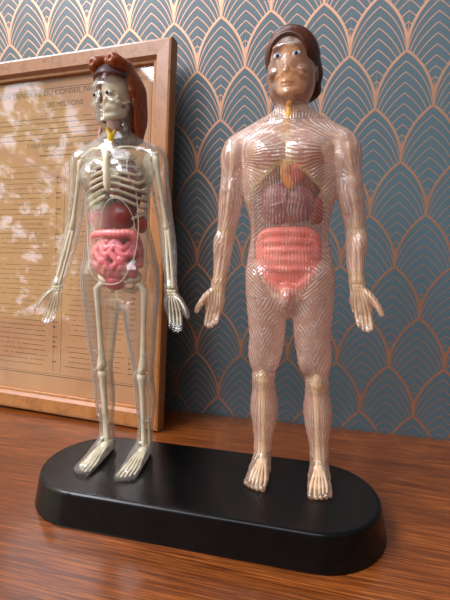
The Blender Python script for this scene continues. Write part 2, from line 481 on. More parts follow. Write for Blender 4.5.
# ------------------------------------------------------------------ materials of the figures
bone = simple('cream_bone_plastic', rgb(246, 233, 202), .4, .06, 120, Subsurface_Weight=.0)
def shell_clear():
    t = NT('clear_plastic'); lw = t.n('ShaderNodeLayerWeight'); lw.inputs[0].default_value = .5
    fz = lw.outputs['Facing']
    nz = t.noise(t.obj(), 90, 3, .6); bm = t.bump(nz, .16, .0012); f = t.fresnel(1.55, bm)
    tint = t.ramp(fz, [(.0, (.985, .985, .985, 1)), (.72, (.95, .955, .96, 1)), (.93, (.86, .87, .88, 1)), (1, (.78, .79, .81, 1))])
    tr = t.n('ShaderNodeBsdfTransparent'); t.set(tr.inputs[0], tint)
    g = t.n('ShaderNodeBsdfGlossy'); g.inputs['Roughness'].default_value = .1; t.t.links.new(bm, g.inputs['Normal'])
    fac = t.math('ADD', t.math('MULTIPLY', f, 1.25), t.math('ADD', t.math('MULTIPLY', t.math('POWER', fz, 3.0), .6), .015), clamp=True)
    mx = t.n('ShaderNodeMixShader'); t.set(mx.inputs[0], fac); t.set(mx.inputs[1], tr.outputs[0]); t.set(mx.inputs[2], g.outputs[0])
    # a breath of milkiness, plus white painted into grazing edges as bright rim reflections
    df = t.n('ShaderNodeBsdfDiffuse'); df.inputs[0].default_value = rgb(226, 222, 214)
    tl = t.n('ShaderNodeBsdfTranslucent'); tl.inputs[0].default_value = rgb(226, 222, 214)
    ad = t.n('ShaderNodeMixShader'); ad.inputs[0].default_value = .5; t.set(ad.inputs[1], df.outputs[0]); t.set(ad.inputs[2], tl.outputs[0])
    m2 = t.n('ShaderNodeMixShader'); t.set(m2.inputs[0], t.math('ADD', t.math('MULTIPLY', t.math('POWER', fz, 6.0), .95), .035)); t.set(m2.inputs[1], mx.outputs[0]); t.set(m2.inputs[2], ad.outputs[0])
    return t.done(m2.outputs[0])
def shell_muscle():
    t = NT('pink_ribbed_clear_plastic'); M = t.math
    ph = t.n('ShaderNodeAttribute'); ph.attribute_name = 'fibre'; cr = t.n('ShaderNodeAttribute'); cr.attribute_name = 'cream'
    op = t.n('ShaderNodeAttribute'); op.attribute_name = 'opac'
    wob = t.noise(t.obj(), 42, 1); p = M('ADD', M('MULTIPLY', ph.outputs['Fac'], .82), M('MULTIPLY', wob, 2.6))
    sn = M('SINE', M('MULTIPLY', p, 2*PI)); ridge = M('ADD', M('MULTIPLY', sn, .5), .5)
    fade = t.smooth(t.noise(t.obj(), 120, 3, .6), .36, .60)
    line = M('MULTIPLY', M('POWER', ridge, 2.6), fade)
    bm = t.bump(M('MULTIPLY', ridge, M('ADD', M('MULTIPLY', fade, .7), .3)), .6, .0007)
    lw = t.n('ShaderNodeLayerWeight'); lw.inputs[0].default_value = .5
    fz = lw.outputs['Facing']
    col = t.mix(t.noise(t.obj(), 70, 3), rgb(252, 208, 188), rgb(246, 190, 166))
    col = t.mix(M('MULTIPLY', line, .95), col, rgb(255, 246, 236))  # fibre ridges whitened, highlight streaks painted into the colour
    col = t.mix(cr.outputs['Fac'], col, rgb(238, 208, 150))
    tr = t.n('ShaderNodeBsdfTransparent'); t.set(tr.inputs[0], t.mix(M('POWER', fz, 3.0), (.95, .86, .83, 1), (.86, .62, .56, 1)))
    df = t.n('ShaderNodeBsdfDiffuse'); t.set(df.inputs[0], col); t.t.links.new(bm, df.inputs['Normal'])
    tl = t.n('ShaderNodeBsdfTranslucent'); t.set(tl.inputs[0], col)
    ad = t.n('ShaderNodeMixShader'); ad.inputs[0].default_value = .4; t.set(ad.inputs[1], df.outputs[0]); t.set(ad.inputs[2], tl.outputs[0])
    al = M('ADD', M('MULTIPLY', op.outputs['Fac'], M('ADD', M('MULTIPLY', line, .55), .8)), M('MULTIPLY', M('POWER', fz, 3.0), .45), clamp=True)
    al = M('MAXIMUM', al, M('MULTIPLY', cr.outputs['Fac'], .75))
    m1 = t.n('ShaderNodeMixShader'); t.set(m1.inputs[0], al); t.set(m1.inputs[1], tr.outputs[0]); t.set(m1.inputs[2], ad.outputs[0])
    g = t.n('ShaderNodeBsdfGlossy'); g.inputs['Roughness'].default_value = .13; t.t.links.new(bm, g.inputs['Normal'])
    f = t.fresnel(1.5, bm)
    m2 = t.n('ShaderNodeMixShader'); t.set(m2.inputs[0], M('ADD', M('MULTIPLY', f, 1.5), .02, clamp=True)); t.set(m2.inputs[1], m1.outputs[0]); t.set(m2.inputs[2], g.outputs[0])
    return t.done(m2.outputs[0])
M_CLEAR, M_MUSC = shell_clear(), shell_muscle()
M_PEG = clearglass('clear_peg', (.97, .97, .97, 1), .08, 1.5, 2.0)

# ------------------------------------------------------------------ figures
def hand(F, w, s=1.0, out=.16, fwd=-.1, k=1.6):
    """open hand hanging from wrist w, palm to the front, thumb away from the body (half space x>0)"""
    wx, wy, wz = w
    def P(a, b, c):   # a outward, b depth, c down
        return (wx+s*(a+c*out), wy+s*(b+c*fwd), wz-s*c)
    def L(pts, k): F.limb([(*P(*p[:3]), p[3]*s, p[4]*s) for p in pts], k, 4)
    L([(0, 0, -4, 6.6, 5.2), (0, 0, 3, 6.6, 4.6), (.3, 0, 10, 9.2, 4.6), (.3, 0, 17, 9.8, 4.2), (0, 0, 23, 9.2, 3.6)], 3)
    for a, ln in ((5.8, 14), (2.0, 15.8), (-1.9, 15), (-5.6, 11.8)):
        L([(a*1.05, 0, 18, 2.2, 2.3), (a, -.2, 24, 2.15, 2.3), (a*1.0, -1.0, 24+ln*.4, 2.1, 2.2), (a*.97, -2.4, 24+ln*.75, 2.0, 2.0), (a*.9, -4.6, 24+ln, 1.8, 1.7)], .35)
    L([(3, -1.5, 4, 4.2, 3.8), (8.5, -3, 9, 4.2, 3.8), (12.4, -4.5, 15, 3.4, 3.1), (14.8, -5.5, 20, 3.0, 2.8), (15.8, -6.5, 24.5, 2.4, 2.2)], k)
    F.ell(P(5.8, -2.6, 12), (4.6*s, 3.6*s, 7*s), 2)
    F.ell(P(-5.4, -2.0, 12), (3.4*s, 3.0*s, 8*s), 2)

def foot(F, ax, ay, s=1.0, L=1.0):
    f = lambda pts, k: F.limb(pts, k, 4)
    f([(ax-.5, ay+5, 7, 7.6*s, 8*s), (ax-.3, ay-3, 8.5, 8.6*s, 9*s), (ax, ay-14*L, 7.2, 9.8*s, 8*s), (ax+.6, ay-26*L, 4.6, 11.2*s, 6*s), (ax+.8, ay-33*L, 3.6, 10.6*s, 4*s)], 4)
    f([(ax, ay+1, 24, 7.2*s, 7.6*s), (ax, ay-5, 15, 7.4*s, 8*s), (ax, ay-14*L, 9, 8*s, 6*s)], 6)
    for i, (dx, ln, r) in enumerate(((-7.2, 42, 3.3), (-2.6, 43, 2.5), (1.8, 42, 2.4), (6.0, 40, 2.3), (9.6, 37, 2.2))):
        f([(ax+dx*s+.4, ay-30*L, 3.4, r*s, r*s), (ax+dx*s+.6, ay-ln*.93*L, 3.4, r*s, r*s), (ax+dx*s+.6, ay-ln*L, 2.6, r*s*.9, r*s*.9)], .8)

def head(F, cz, cy, s, fem=False, du=0):
    """cz = chin height"""
    g = lambda c, r, k=3, **kw: F.ell((c[0]*s, cy+c[1]*s, cz+c[2]*s), tuple(q*s for q in r), k*s, **kw)
    g((0, 5, 36), (20.5, 24, 23.5), 5)
    g((0, -3, 24), (16.5, 18.5, 22), 6)
    g((0, -11, 7.5), (9.5, 9, 7.5) if not fem else (8, 9, 7), 5)
    g((9, -3, 11), (7.5, 12, 8) if fem else (9.2, 12.5, 9.5), 5)
    if not fem: g((12, 0, 22), (8.2, 13, 15), 4)
    g((0, -20.5, 24), (2.4, 4, 7), 2.4, rot=(-.25, 0, 0)); g((0, -23.5, 18.8), (3.2, 3.2, 2.5), 1.6); g((2.7, -21.6, 18.4), (1.8, 2.4, 1.9), 1)
    g((0, -18, 36+du*.7), (12, 5, 3.5), 4)                      # brow
    g((11, -14, 21), (5, 5, 4.2), 3)                       # cheek bone
    g((7.6, -21.5, 28.6+du), (4.7, 4.2, 3.2), 1.5, cut=True)  # eye hollow
    g((7.6, -16.6, 28.3+du), (4.1, 3.3, 2.9), .8)
    g((0, -19.2, 12.6), (5.2, 3.2, 1.5), 1.0); g((0, -18.6, 9.9), (4.6, 3.0, 1.5), 1.0)
    g((0, -22.3, 11.2), (5.5, 2, .55), .5, cut=True)
    g((0, -17.5, 4.2), (4.5, 4.2, 3.6), 2.5)
    g((20.3, 4, 25), (2.2, 4, 6.2), 1.2, rot=(.15, 0, .35)); g((22.6, 2.8, 26), (1.2, 2.0, 3.5), .6, cut=True)

def shear(V, lean, arm=0):
    V = np.array(V, float); t = np.clip((262-V[:, 2])/80, 0, 1)*np.clip((np.abs(V[:, 0])-46)/8, 0, 1)
    t = t*t*(3-2*t); R_ = (V[:, 0] > 0)*t; V[:, 0] += (arm > 0)*3*np.clip((V[:, 2]-330)/25, 0, 1)-lean*V[:, 2]-arm*R_*1.5; V[:, 2] += arm*.9*R_+arm*.4*t; return V

class Figure:
    def __init__(s, name, loc, yaw, lean):
        s.root = bpy.data.objects.new(name, None); COL.objects.link(s.root)
        s.root.location = loc; s.root.rotation_euler = (0, 0, yaw); s.lean = lean; s.arm = 5 if 'man' in name and 'woman' not in name else 0; s.turn = (-6, 338, 356) if s.arm else (-11, 328, 350)
    def part(s, name, VF, mat, parent=None, label=None, relaxn=0, smooth=True):
        V, F = VF
        if relaxn: V = relax(np.asarray(V), F, relaxn)
        V = np.array(V, float); w = np.clip((V[:, 2]-s.turn[1])/(s.turn[2]-s.turn[1]), 0, 1); an = np.radians(s.turn[0])*w*w*(3-2*w)
        x, y = V[:, 0].copy(), V[:, 1]-3; V[:, 0] = x*np.cos(an)-y*np.sin(an); V[:, 1] = x*np.sin(an)+y*np.cos(an)+3
        me = mesh_from(shear(V, s.lean, s.arm)*MM, F, smooth)
        o = link(name, me, mat, parent or s.root)
        if label: o['label'] = label
        return o
    def both(s, name, VF, mat, parent=None):
        V, F = VF; V = np.array(V, float); out = [s.part(name, (V, F), mat, parent)]
        W = V.copy(); W[:, 0] *= -1; out.append(s.part(name, (W, [tuple(reversed(f)) for f in F]), mat, parent)); return out

def bones(fg, J, s, ribs=True, rb=(30, 17), thigh=True):
    B = fg.both
    sh, el, wr, hp, kn, an = (np.array(J[k], float) for k in ('sh', 'el', 'wr', 'hp', 'kn', 'an'))
    lp = lambda a, b, t: a+(b-a)*t
    B('upper_arm_bone', tube([lp(sh, el, t) for t in (0, .06, .15, .3, .6, .85, .95, 1)], np.array([3.5, 4.0, 3.0, 2.4, 2.2, 2.6, 3.8, 3.2])*s), bone)
    o1, o2 = np.array([2.3, 0, 0])*s, np.array([-2.2, .8, 0])*s
    for nm, o in (('forearm_bone', o1), ('forearm_bone', o2)):
        B(nm, tube([lp(el+o*.6, wr+o, t)+o*.25*math.sin(PI*t) for t in (0, .08, .2, .5, .8, .93, 1)], np.array([2.3, 2.1, 1.7, 1.5, 1.55, 2.1, 1.8])*s), bone)
    if thigh: B('thigh_bone', tube([hp+np.array([-9, 0, 4])*s, hp+np.array([-5, 0, 3])*s, hp+np.array([0, 0, -2])*s]+[lp(hp, kn, t) for t in (.15, .35, .65, .85, .94, 1)],
                         np.array([4.6, 3.6, 4.2, 3.8, 3.2, 3.1, 3.7, 5.4, 5.6])*s, 12), bone)
    B('kneecap', ball(kn+np.array([0, -6, 1])*s, (3.6*s, 2.2*s, 4*s)), bone)
    k2 = kn+np.array([0, 0, -5])*s
    B('shin_bone', tube([lp(k2, an, t)+np.array([-.8, -.8, 0]) for t in (0, .05, .14, .35, .7, .92, 1)], np.array([5.8, 5.4, 3.8, 2.9, 2.5, 3.0, 3.4])*s, 12), bone)
    B('calf_bone', tube([lp(k2, an, t)+np.array([4.2, 2, -3]) for t in (0, .06, .3, .7, .93, 1)], np.array([1.9, 1.5, 1.1, 1.1, 1.7, 1.4])*s), bone)
    # foot bones
    a = an
    parts = [ball((a[0], a[1]+5, 6), (4.5, 6, 4.5)), ball((a[0], a[1]-5, 9), (5.5, 6, 4))]
    for i, dx in enumerate((-6.8, -2.8, .9, 4.4, 7.6)):
        Lx = (38, 39, 38, 36, 33)[i]*J.get('ft', 1)
        parts.append(tube([(a[0]+dx*.5, a[1]-8, 9), (a[0]+dx*.8, a[1]-Lx*.5, 7.2), (a[0]+dx, a[1]-Lx*.74, 4.2), (a[0]+dx*1.03, a[1]-Lx*.86, 3.8), (a[0]+dx*1.03, a[1]-Lx, 3.0)], [1.7, 1.0, 1.5, 1.0, .9], 8))
    B('foot_bones', merge(parts), bone)
    # hand bones
    w = wr; out, fwd = J['out'], J['fwd']; P = lambda x, y, z: (w[0]+s*(x+z*out), w[1]+s*(y+z*fwd), w[2]-s*z)
    parts = [ball(P(x, 0, z), (1.9*s,)*3, 8, 6) for x in (-3.3, 0, 3.3) for z in (3.5, 6.5)]
    for x, ln in ((5.8, 14), (2.0, 15.8), (-1.9, 15), (-5.6, 11.8)):
        parts.append(tube([P(x*.5, 0, 8), P(x*.8, -.3, 15), P(x*.97, 0, 22.5), P(x, -.4, 25), P(x*1.03, -1, 24+ln*.4), P(x, -2.3, 24+ln*.72), P(x*.95, -3.8, 24+ln*.94)], np.array([.9, .65, 1.0, .75, .9, .7, .5])*s, 8))
    parts.append(tube([P(4, -1, 6), P(9, -3.2, 12), P(12.2, -4.5, 17), P(14.7, -6, 26)], np.array([1.2, 1.1, 1.3, .8])*s, 8))
    B('hand_bones', merge(parts), bone)
    # collar bones and shoulder blades
    ct = J['chest_top']
    B('collar_bone', tube([(2*s, -J['cd']*.62, ct-3), (12*s, -J['cd']*.72, ct), (25*s, -J['cd']*.35, ct+1), (sh[0]-2, sh[1], sh[2]+3)], np.array([2.0, 1.5, 1.5, 1.9])*s, 10, smoothn=4), bone)
    Fb = Field((0, -20, ct-60), (60, 30, ct+10), .8)
    Fb.ell((sh[0]-15*s, J['cd']*.75, ct-20*s), (11*s, 1.8, 19*s), 1, rot=(0, .15, -.25)); Fb.limb([(sh[0]-16*s, J['cd']*.75, ct-8, 1.8), (sh[0], sh[1]+3, sh[2]+4, 2.4)], 1.5)
    v, f = Fb.mesh(); B('shoulder_blade', (v, [tuple(q) for q in f.tolist()]), bone)
    # spine, ribs, breastbone
    zs = np.arange(J['pz']+6, J['neck']+12, 5.6*s); sp = []
    for i, z in enumerate(zs):
        t = (z-zs[0])/(zs[-1]-zs[0]); r = (6.2-3.0*t)*s; y = J['sy']+3*math.sin(t*5.5)
        sp.append(tube([(0, y, z-2.2*s), (0, y, z-1.6*s), (0, y, z+1.6*s), (0, y, z+2.2*s)], [r, r*.9, r*.9, r], 12)); sp.append(tube([(-r*1.7, y+3, z), (r*1.7, y+3, z)], .9, 6)); sp.append(tube([(0, y, z), (0, y+r+4, z-2)], 1.0, 6))
    spine = fg.part('spine', merge(sp), bone)
    if ribs:
        rx, ry = rb; st0 = ct-4; hgt = J['rib_h']
        fg.part('breastbone', tube([(0, -ry-1, st0), (0, -ry-2.5, st0-8), (0, -ry-3.2, st0-hgt*.42), (0, -ry-3, st0-hgt*.5)], [4.2*s, 4.0*s, 4.2*s, 1.6], 12), bone, spine)
        for i in range(10):
            t = i/9; z = st0-2-hgt*.86*t; wv = (.62+.38*min(1, t*2.2))*(1-.10*max(0, t-.7)/.3)
            end = PI*(.90 if i < 7 else .90-.13*(i-6)); A = np.linspace(.12, end, 16); P_ = []
            drop = hgt*(.13+.10*t)
            for a_ in A:
                q = a_/PI
                yy = math.cos(a_)*ry*(wv*.55+.45)+(2 if a_ < PI/2 else 0)
                zz = z+4-drop*(1-math.cos(a_*.95))*.62
                if i < 7 and a_ > PI*.62: zz += (a_-PI*.62)/(PI*.28)*(3+ (1.5+i*1.7))
                P_.append((math.sin(a_)*rx*wv, yy, zz))
            if i < 7: P_.append((3, -ry-2.6, P_[-1][2]+1))
            B('rib', tube(P_, 1.75*s, 8), bone, spine)
    # pelvis
    pz = J['pz']; Fp = Field((-45, -25, pz-35), (45, 30, pz+22), .9)
    Fp.lo[0] = -45
    for sg in (-1, 1):
        Fp.ell((sg*19*s, 6, pz+4), (3.0, 12*s, 15*s), 2, rot=(-.2, sg*.55, sg*.55)); Fp.limb([(sg*14*s, 2, pz-6, 4, 4), (sg*21*s, 0, pz-12, 5.5*s, 5.5*s), (sg*10*s, -9, pz-16, 2.6, 2.6), (sg*2*s, -13, pz-17, 3, 3)], 2)
        Fp.limb([(sg*21*s, 2, pz-13, 4, 4), (sg*14*s, 6, pz-28*s, 3.4, 3.4), (sg*6*s, -7, pz-23, 2.2, 2.2), (sg*2*s, -12, pz-18, 2.2, 2.2)], 2)
    Fp.ell((0, 11, pz-3), (9*s, 5, 13*s), 3)
    v, f = Fp.mesh(); fg.part('pelvis', (v, f), bone)

def skull(fg, cz, cy, s, mat):
    F = Field((0, cy-28*s, cz-3), (24*s, cy+32*s, cz+62*s), .8, half=True)
    g = lambda c, r, k=2.5, **kw: F.ell((c[0]*s, cy+c[1]*s, cz+c[2]*s), tuple(q*s for q in r), k*s, **kw)
    g((0, 5, 37), (17.5, 21, 19.5), 3); g((0, -8, 24), (10.5, 9, 12), 4)
    g((10, -9, 20), (4.2, 4, 3.2), 2); g((7.2, -15, 28), (4.8, 5.5, 4.2), 1.2, cut=True); g((0, -18, 22), (2.1, 5, 3.4), 1, cut=True)
    F.limb([(0, cy-14.5*s, cz+14*s, 6*s, 4*s), (6*s, cy-11*s, cz+14*s, 4*s, 4*s)], 2)
    F.limb([(0, cy-14*s, cz+5*s, 3.6*s, 3.4*s), (6*s, cy-11.5*s, cz+5.5*s, 3.2*s, 3.6*s), (11*s, cy-3*s, cz+9*s, 2.4*s, 4.4*s), (13*s, cy+4*s, cz+18*s, 2.2*s, 4*s), (13.5*s, cy+4*s, cz+25*s, 2*s, 2.4*s)], 1.5)
    F.limb([(10*s, cy-9*s, cz+20*s, 1.8*s, 2*s), (15.5*s, cy-2*s, cz+21*s, 1.5*s, 2*s), (16*s, cy+4*s, cz+24*s, 1.5*s, 2*s)], 1)
    g((0, -8, 11.5), (9.5, 7.5, 6.5), 3); g((7, -5, 12), (5.5, 8, 6), 3)
    v, f = F.mesh(); sk = fg.part('skull', (v, f), mat)
    return sk

def eyes(fg, cz, cy, s, iris, du=0):
    white = simple('eye_white', rgb(240, 238, 232), .15, .02)
    im = simple('eye_iris', iris, .15, .1); pm = simple('eye_pupil', rgb(12, 12, 14), .1, .02)
    for sg in (-1, 1):
        c = np.array([sg*7.6*s, cy-17.1*s, cz+(28.4+du)*s])
        e = fg.part('eye', ball(c, (3.7*s, 3.4*s, 2.6*s)), white)
        fg.part('iris', ball(c+[0, -2.75*s, 0], (1.75*s, 1.0*s, 1.75*s), 14, 8), im, e)
        fg.part('pupil', ball(c+[0, -3.45*s, 0], (.85*s, .5*s, .85*s), 10, 6), pm, e)

def coil(cx, cy, cz, rx, ry, rz, rows, r, bumps=False):
    """serpentine loops laid over the front of an ellipsoid"""
    P = []
    for i in range(rows):
        z = 1-2*(i+.5)/rows; w = math.sqrt(max(.05, 1-z*z)); n = 9
        xs = np.linspace(-w, w, n); xs = xs if i % 2 == 0 else xs[::-1]
        for j, x in enumerate(xs*.9):
            zz = z+.22*math.sin(j*1.9+i*2.3); d = max(0, 1-x*x-zz*zz)
            P.append((cx+rx*x, cy-ry*math.sqrt(d)*.8, cz+rz*zz, r, r))
    return P

def fibres(V, kind_lean):
    """direction field of the muscle ribs on the male shell, per vertex"""
    u = np.abs(V[:, 0]); y = V[:, 1]; z = V[:, 2]; sx = V[:, 0]
    ph = np.zeros(len(V)); cr = np.zeros(len(V)); op = np.full(len(V), .50)
    sm = lambda x, a, b: (lambda t: t*t*(3-2*t))(np.clip((x-a)/(b-a), 0, 1))
    armx = np.interp(z, [140, 184, 203, 240, 270, 300, 330], [76, 69, 66, 62, 56.5, 54, 53])
    legx = np.interp(z, [0, 20, 60, 97, 125, 150, 190], [28, 28, 26, 26, 22, 21.5, 22])
    armsep = np.interp(z, [130, 184, 203, 240, 268, 285, 300, 335], [56, 56, 52, 46, 44, 46, 49, 54])
    arm = (u > armsep) & (z > 130) & (z < 336); leg = (z < 178) & ~arm; head_ = z > 352; neck = (z > 338) & ~head_
    tor = ~arm & ~leg & ~head_ & ~neck
    def around(cx, r=10): return np.arctan2(u-cx, -(y-2))
    P = 2.3
    # torso: vertical ribs on the belly, slanting on the flanks, fan on the chest
    ph[tor] = (u*1.0)[tor]/2.3
    fl = tor & (u > 22); ph[fl] = ((u*.55+z*.75))[fl]/P
    arch = np.interp(u, [0, 8, 18, 28, 36, 44], [299, 297, 290, 279, 264, 240])
    che = tor & (z > arch) & (y < 6)
    ang = np.arctan2(z-306, 60-u); rad = np.hypot(z-306, 60-u)
    ph[che] = (ang*42)[che]/2.5
    side = tor & (u > 33) & (z < arch+4) & (z > 225) & (y < 10); ph[side] = ((z+u*.8))[side]/3.2
    low = tor & (z < 206-0.0*u) & (u > (z-165)*.75); ph[low] = ((z*.8-u*.7))[low]/P
    bk = tor & (y >= 6); ph[bk] = ((u*.5+z*.6))[bk]/P
    # arms
    a = around(armx); ph[arm] = (a*7+.03*z)[arm]/1.6
    dl = arm & (z > 272+1.1*np.abs(u-58)); angd = np.arctan2(u-58, z-276); ph[dl] = (angd*16+y*.25)[dl]/2.2
    fa = arm & (z < 240) & (z > 186); ph[fa] = (a*6+.14*z)[fa]/1.6
    hd = arm & (z <= 186); ph[hd] = (u-.16*(184-z))[hd]/2.3
    # legs
    l = np.arctan2(u-legx, -(y-2)); r_ = np.interp(z, [0, 20, 60, 97, 125, 170], [8, 8, 12, 11, 16, 20])
    ph[leg] = (l*r_)[leg]/2.1
    th = leg & (z > 100); s_ = u-legx
    ph[th] = (np.abs(s_-2)*.8-z*.42)[th]/2.1
    sar = th & (s_ < -3+ (z-130)*.22); ph[sar] = (s_*.75+z*.5)[sar]/2.2
    ca = leg & (z <= 88); ph[ca] = (l*r_*1.0+.05*z)[ca]/2.0
    ph[neck] = (sx*1.0)[neck]/2.0; ph[head_] = 0.25
    # cream tendons
    g = lambda d, w: np.exp(-(d/w)**2)
    archd = np.abs(z-arch); fr = (y < 4)
    cr = np.where(tor & fr & (u < 46), g(archd, 3.4)*.9*sm(z, 250, 262), cr)
    cr = np.maximum(cr, np.where(tor & fr & (z > 292), g(u, 2.4)*.7, 0))
    cr = np.maximum(cr, np.where(leg & fr, g(np.hypot(u-legx, (z-99)*.75), 6.5)*.85, 0))
    cr = np.maximum(cr, np.where(leg & fr & (z < 92), g(u-legx+1, 3.6)*.55, 0))
    cr = np.maximum(cr, np.where(leg & fr & (z < 22), .45*g(u-legx, 9), 0))
    cr = np.maximum(cr, np.where(leg & fr & (z > 96) & (z < 150), g(u-legx+.05*(z-100), 2.5)*.4*sm(z, 150, 120), 0))
    cr = np.maximum(cr, np.where(arm & (z < 200), .38, 0)); cr = np.maximum(cr, np.where(arm, g(z-240, 6)*.4, 0))
    cr = np.maximum(cr, np.where(neck & fr & (u < 8), .4, 0))
    # the belly window shows what is inside
    belly = tor & (y < 2) & (z < arch-1) & (z > 188) & (u < 31-np.clip(215-z, 0, 40)*.75)
    op[belly] = .24; op[leg] = .48; op[arm] = .52; op[head_] = .42; op[neck] = .42; op[che] = .62
    op[leg & (z < 22)] = .22
    return ph, cr, op

def set_attr(me, name, vals):
    a = me.attributes.new(name, 'FLOAT', 'POINT'); a.data.foreach_set('value', vals.astype(np.float32))

VX = .75
# ================================================================== MAN
def make_man():
    fg = Figure('transparent_anatomy_man', (.0250, -.200, .031), 0, .034)
    fg.root['label'] = 'taller pink see-through man with ribbed muscles and dark brown hair on the black stand'
    fg.root['category'] = 'anatomical model'
    F = Field((0, -46, -2), (112, 36, 424), VX, half=True)
    F.limb([(0, 0, 180, 39, 23), (0, 1, 203, 41.5, 24), (0, 0, 236, 36.5, 20.5), (0, 0, 262, 39, 22.5), (0, 1, 290, 43.5, 25), (0, 2, 312, 43, 23), (0, 3, 326, 32, 17), (0, 4, 337, 19, 14)], 0, 6)
    F.limb([(0, 5, 328, 17, 15), (0, 4, 344, 14.6, 14), (0, 3, 360, 14, 14.5), (0, 3, 372, 13, 14)], 5)
    F.limb([(6, 6, 345, 9, 9), (26, 5, 333, 10, 11), (47, 3, 319, 12, 13)], 6)
    F.ell((51, 3, 307), (13.5, 15.5, 20), 4)
    F.ell((19, -15.5, 308), (20, 9.5, 13), 5, rot=(0, -.25, .25))
    F.ell((9, -17, 262), (8, 4.5, 34), 4)                       # belly muscles
    F.ell((31, 4, 280), (11, 17, 28), 5)                        # flank
    F.limb([(52, 3, 310, 12.5, 14), (53, 3, 290, 12.2, 13.5), (55.5, 2, 270, 12, 13), (59.5, 3, 248, 10, 10), (61.5, 3, 238, 9.4, 9.4), (64.2, 2, 224, 9.6, 9.2), (66, 0, 206, 8.2, 7.8), (68.2, -3, 190, 6.6, 6), (69.2, -4, 183, 6.4, 5.6)], 2.2, 6)
    F.ell((54.5, -4.5, 272), (7.5, 8, 18), 3); F.ell((66.5, -2, 224), (6.8, 7.5, 15), 3)
    hand(F, (69.5, -4, 184), 1.0, .17, -.08)
    F.limb([(21, 1, 196, 21, 24), (22, 0, 175, 19.8, 22.5), (21.6, -1, 150, 18.3, 20.5), (22.4, -1, 125, 15.8, 17.5), (25, 0, 106, 12, 13.5), (26, 0, 96, 11.5, 13), (26, 3, 84, 11.8, 13), (26.6, 4, 64, 13.8, 15), (27, 4, 45, 11.4, 12), (27.8, 3, 28, 8.6, 9), (28, 3, 16, 8, 9)], 3, 6)
    F.ell((24, -9, 140), (11, 10.5, 27), 5); F.ell((16, -8, 118), (7, 8.5, 12), 4); F.ell((33, -5, 122), (6.5, 8.5, 17), 4)
    F.ell((26, -9.5, 99), (6.5, 5.5, 7), 2.5); F.ell((20.5, 8, 66), (7, 8.5, 16), 4); F.ell((31.5, 8, 68), (7, 8, 15), 4)
    F.ell((0, -22, 178), (5.5, 7, 9), 3)
    foot(F, 28.6, 3, 1.0, 1.0)
    head(F, 353, 3, 1.07, du=5)
    F.plane_cut_below(0)
    V, Q = F.mesh(); ph, cr, op = fibres(V, 0)
    o = fg.part('muscle_shell', (V, Q), M_MUSC, relaxn=1, label='pink see-through shell ribbed like muscle fibres')
    set_attr(o.data, 'fibre', ph); set_attr(o.data, 'cream', cr); set_attr(o.data, 'opac', op)
    J = dict(sh=(52, 3, 318), el=(62, 3, 241), wr=(69, -4, 187), hp=(27, 1, 184), kn=(26, 0, 101), an=(28, 3, 14), out=.17, fwd=-.08, chest_top=326, cd=20, pz=206, neck=338, sy=12, rib_h=78, ft=1)
    bones(fg, J, 1.0, False, (34, 17), False)
    gold = simple('golden_bone', rgb(226, 190, 132), .38, .1, 120)
    skull(fg, 357, 4, .95, gold); eyes(fg, 353, 3, 1.07, rgb(58, 96, 150), 5)
    # organs
    def sdf(name, mat, build, lo=(-40, -30, 165), hi=(40, 25, 345), vx=.9, label=None):
        Fi = Field(lo, hi, vx); build(Fi); v, f = Fi.mesh(); return fg.part(name, (v, f), mat, relaxn=1, label=label)
    def liver(Fi):
        Fi.ell((-10, -8, 264), (17, 10, 19), 4); Fi.ell((8, -8, 264), (17, 10, 17), 4); Fi.limb([(0, -18.5, 276, 1.2), (-1, -18.8, 264, 1.4), (1, -18.5, 254, 1.0)], 1.5); Fi.limb([(-14, -17.5, 261, .8), (0, -18.8, 264, 1.2), (13, -17.5, 261, .8)], 1)
    sdf('liver', simple('purple_organ', rgb(138, 84, 100), .35, .18, 60), liver, label='purple liver')
    sdf('heart', simple('red_organ', rgb(196, 58, 34), .35, .12), lambda Fi: Fi.ell((9, -9, 290), (9, 8, 12), 2, rot=(0, .4, 0)))
    sdf('fat_pad', simple('amber_organ', rgb(226, 152, 40), .4, .1), lambda Fi: Fi.limb([(-1, -12, 298, 4.5), (-1, -13, 288, 5), (3, -14.5, 279, 4)], 2), label='amber tissue behind the breastbone')
    sdf('lungs', simple('brown_red_organ', rgb(128, 66, 54), .45, .12), lambda Fi: (Fi.ell((-20, -1, 294), (13, 13, 26), 1), Fi.ell((20, -1, 294), (13, 13, 26), 1)))
    sdf('spleen', simple('dull_red_organ', rgb(150, 60, 66), .4, .1), lambda Fi: Fi.ell((24, -3, 258), (9, 9, 13), 1))
    pinkm = simple('salmon_organ', rgb(234, 126, 118), .36, .1, 90)
    def gut(Fi):
        Fi.ell((0, -7, 216), (29, 11, 27), 2)
        Fi.limb([(-23, -7, 202, 5), (-25, -8, 222, 5.2), (-21, -10, 236, 5), (0, -12, 238, 5), (21, -10, 236, 5), (25, -8, 222, 5.2), (22, -7, 204, 4.6), (12, -9, 190, 4)], 3, 6)
        for i in range(4): Fi.limb([(-20+i, -13, 229-8*i, 3.0), (0, -16.2, 230-8.5*i, 3.2), (20-i, -13, 229-8*i, 3.0)], 1.2, 6)
        Fi.limb([(-19, -12, 196, 4), (0, -15, 183, 4), (19, -12, 196, 4)], 1.5)
        Fi.ell((0, -14, 184), (8, 6, 8), 3)
    sdf('intestines', pinkm, gut, label='salmon pink intestines')
    def fold(Fi):
        Fi.limb([(-18, -18.0, 200, .7), (-10, -20.6, 190, .9), (0, -23.5, 181, 1.1), (10, -20.6, 190, .9), (18, -18.0, 200, .7)], 0)
    thr = simple('yellow_gland', rgb(232, 170, 44), .4, .12)
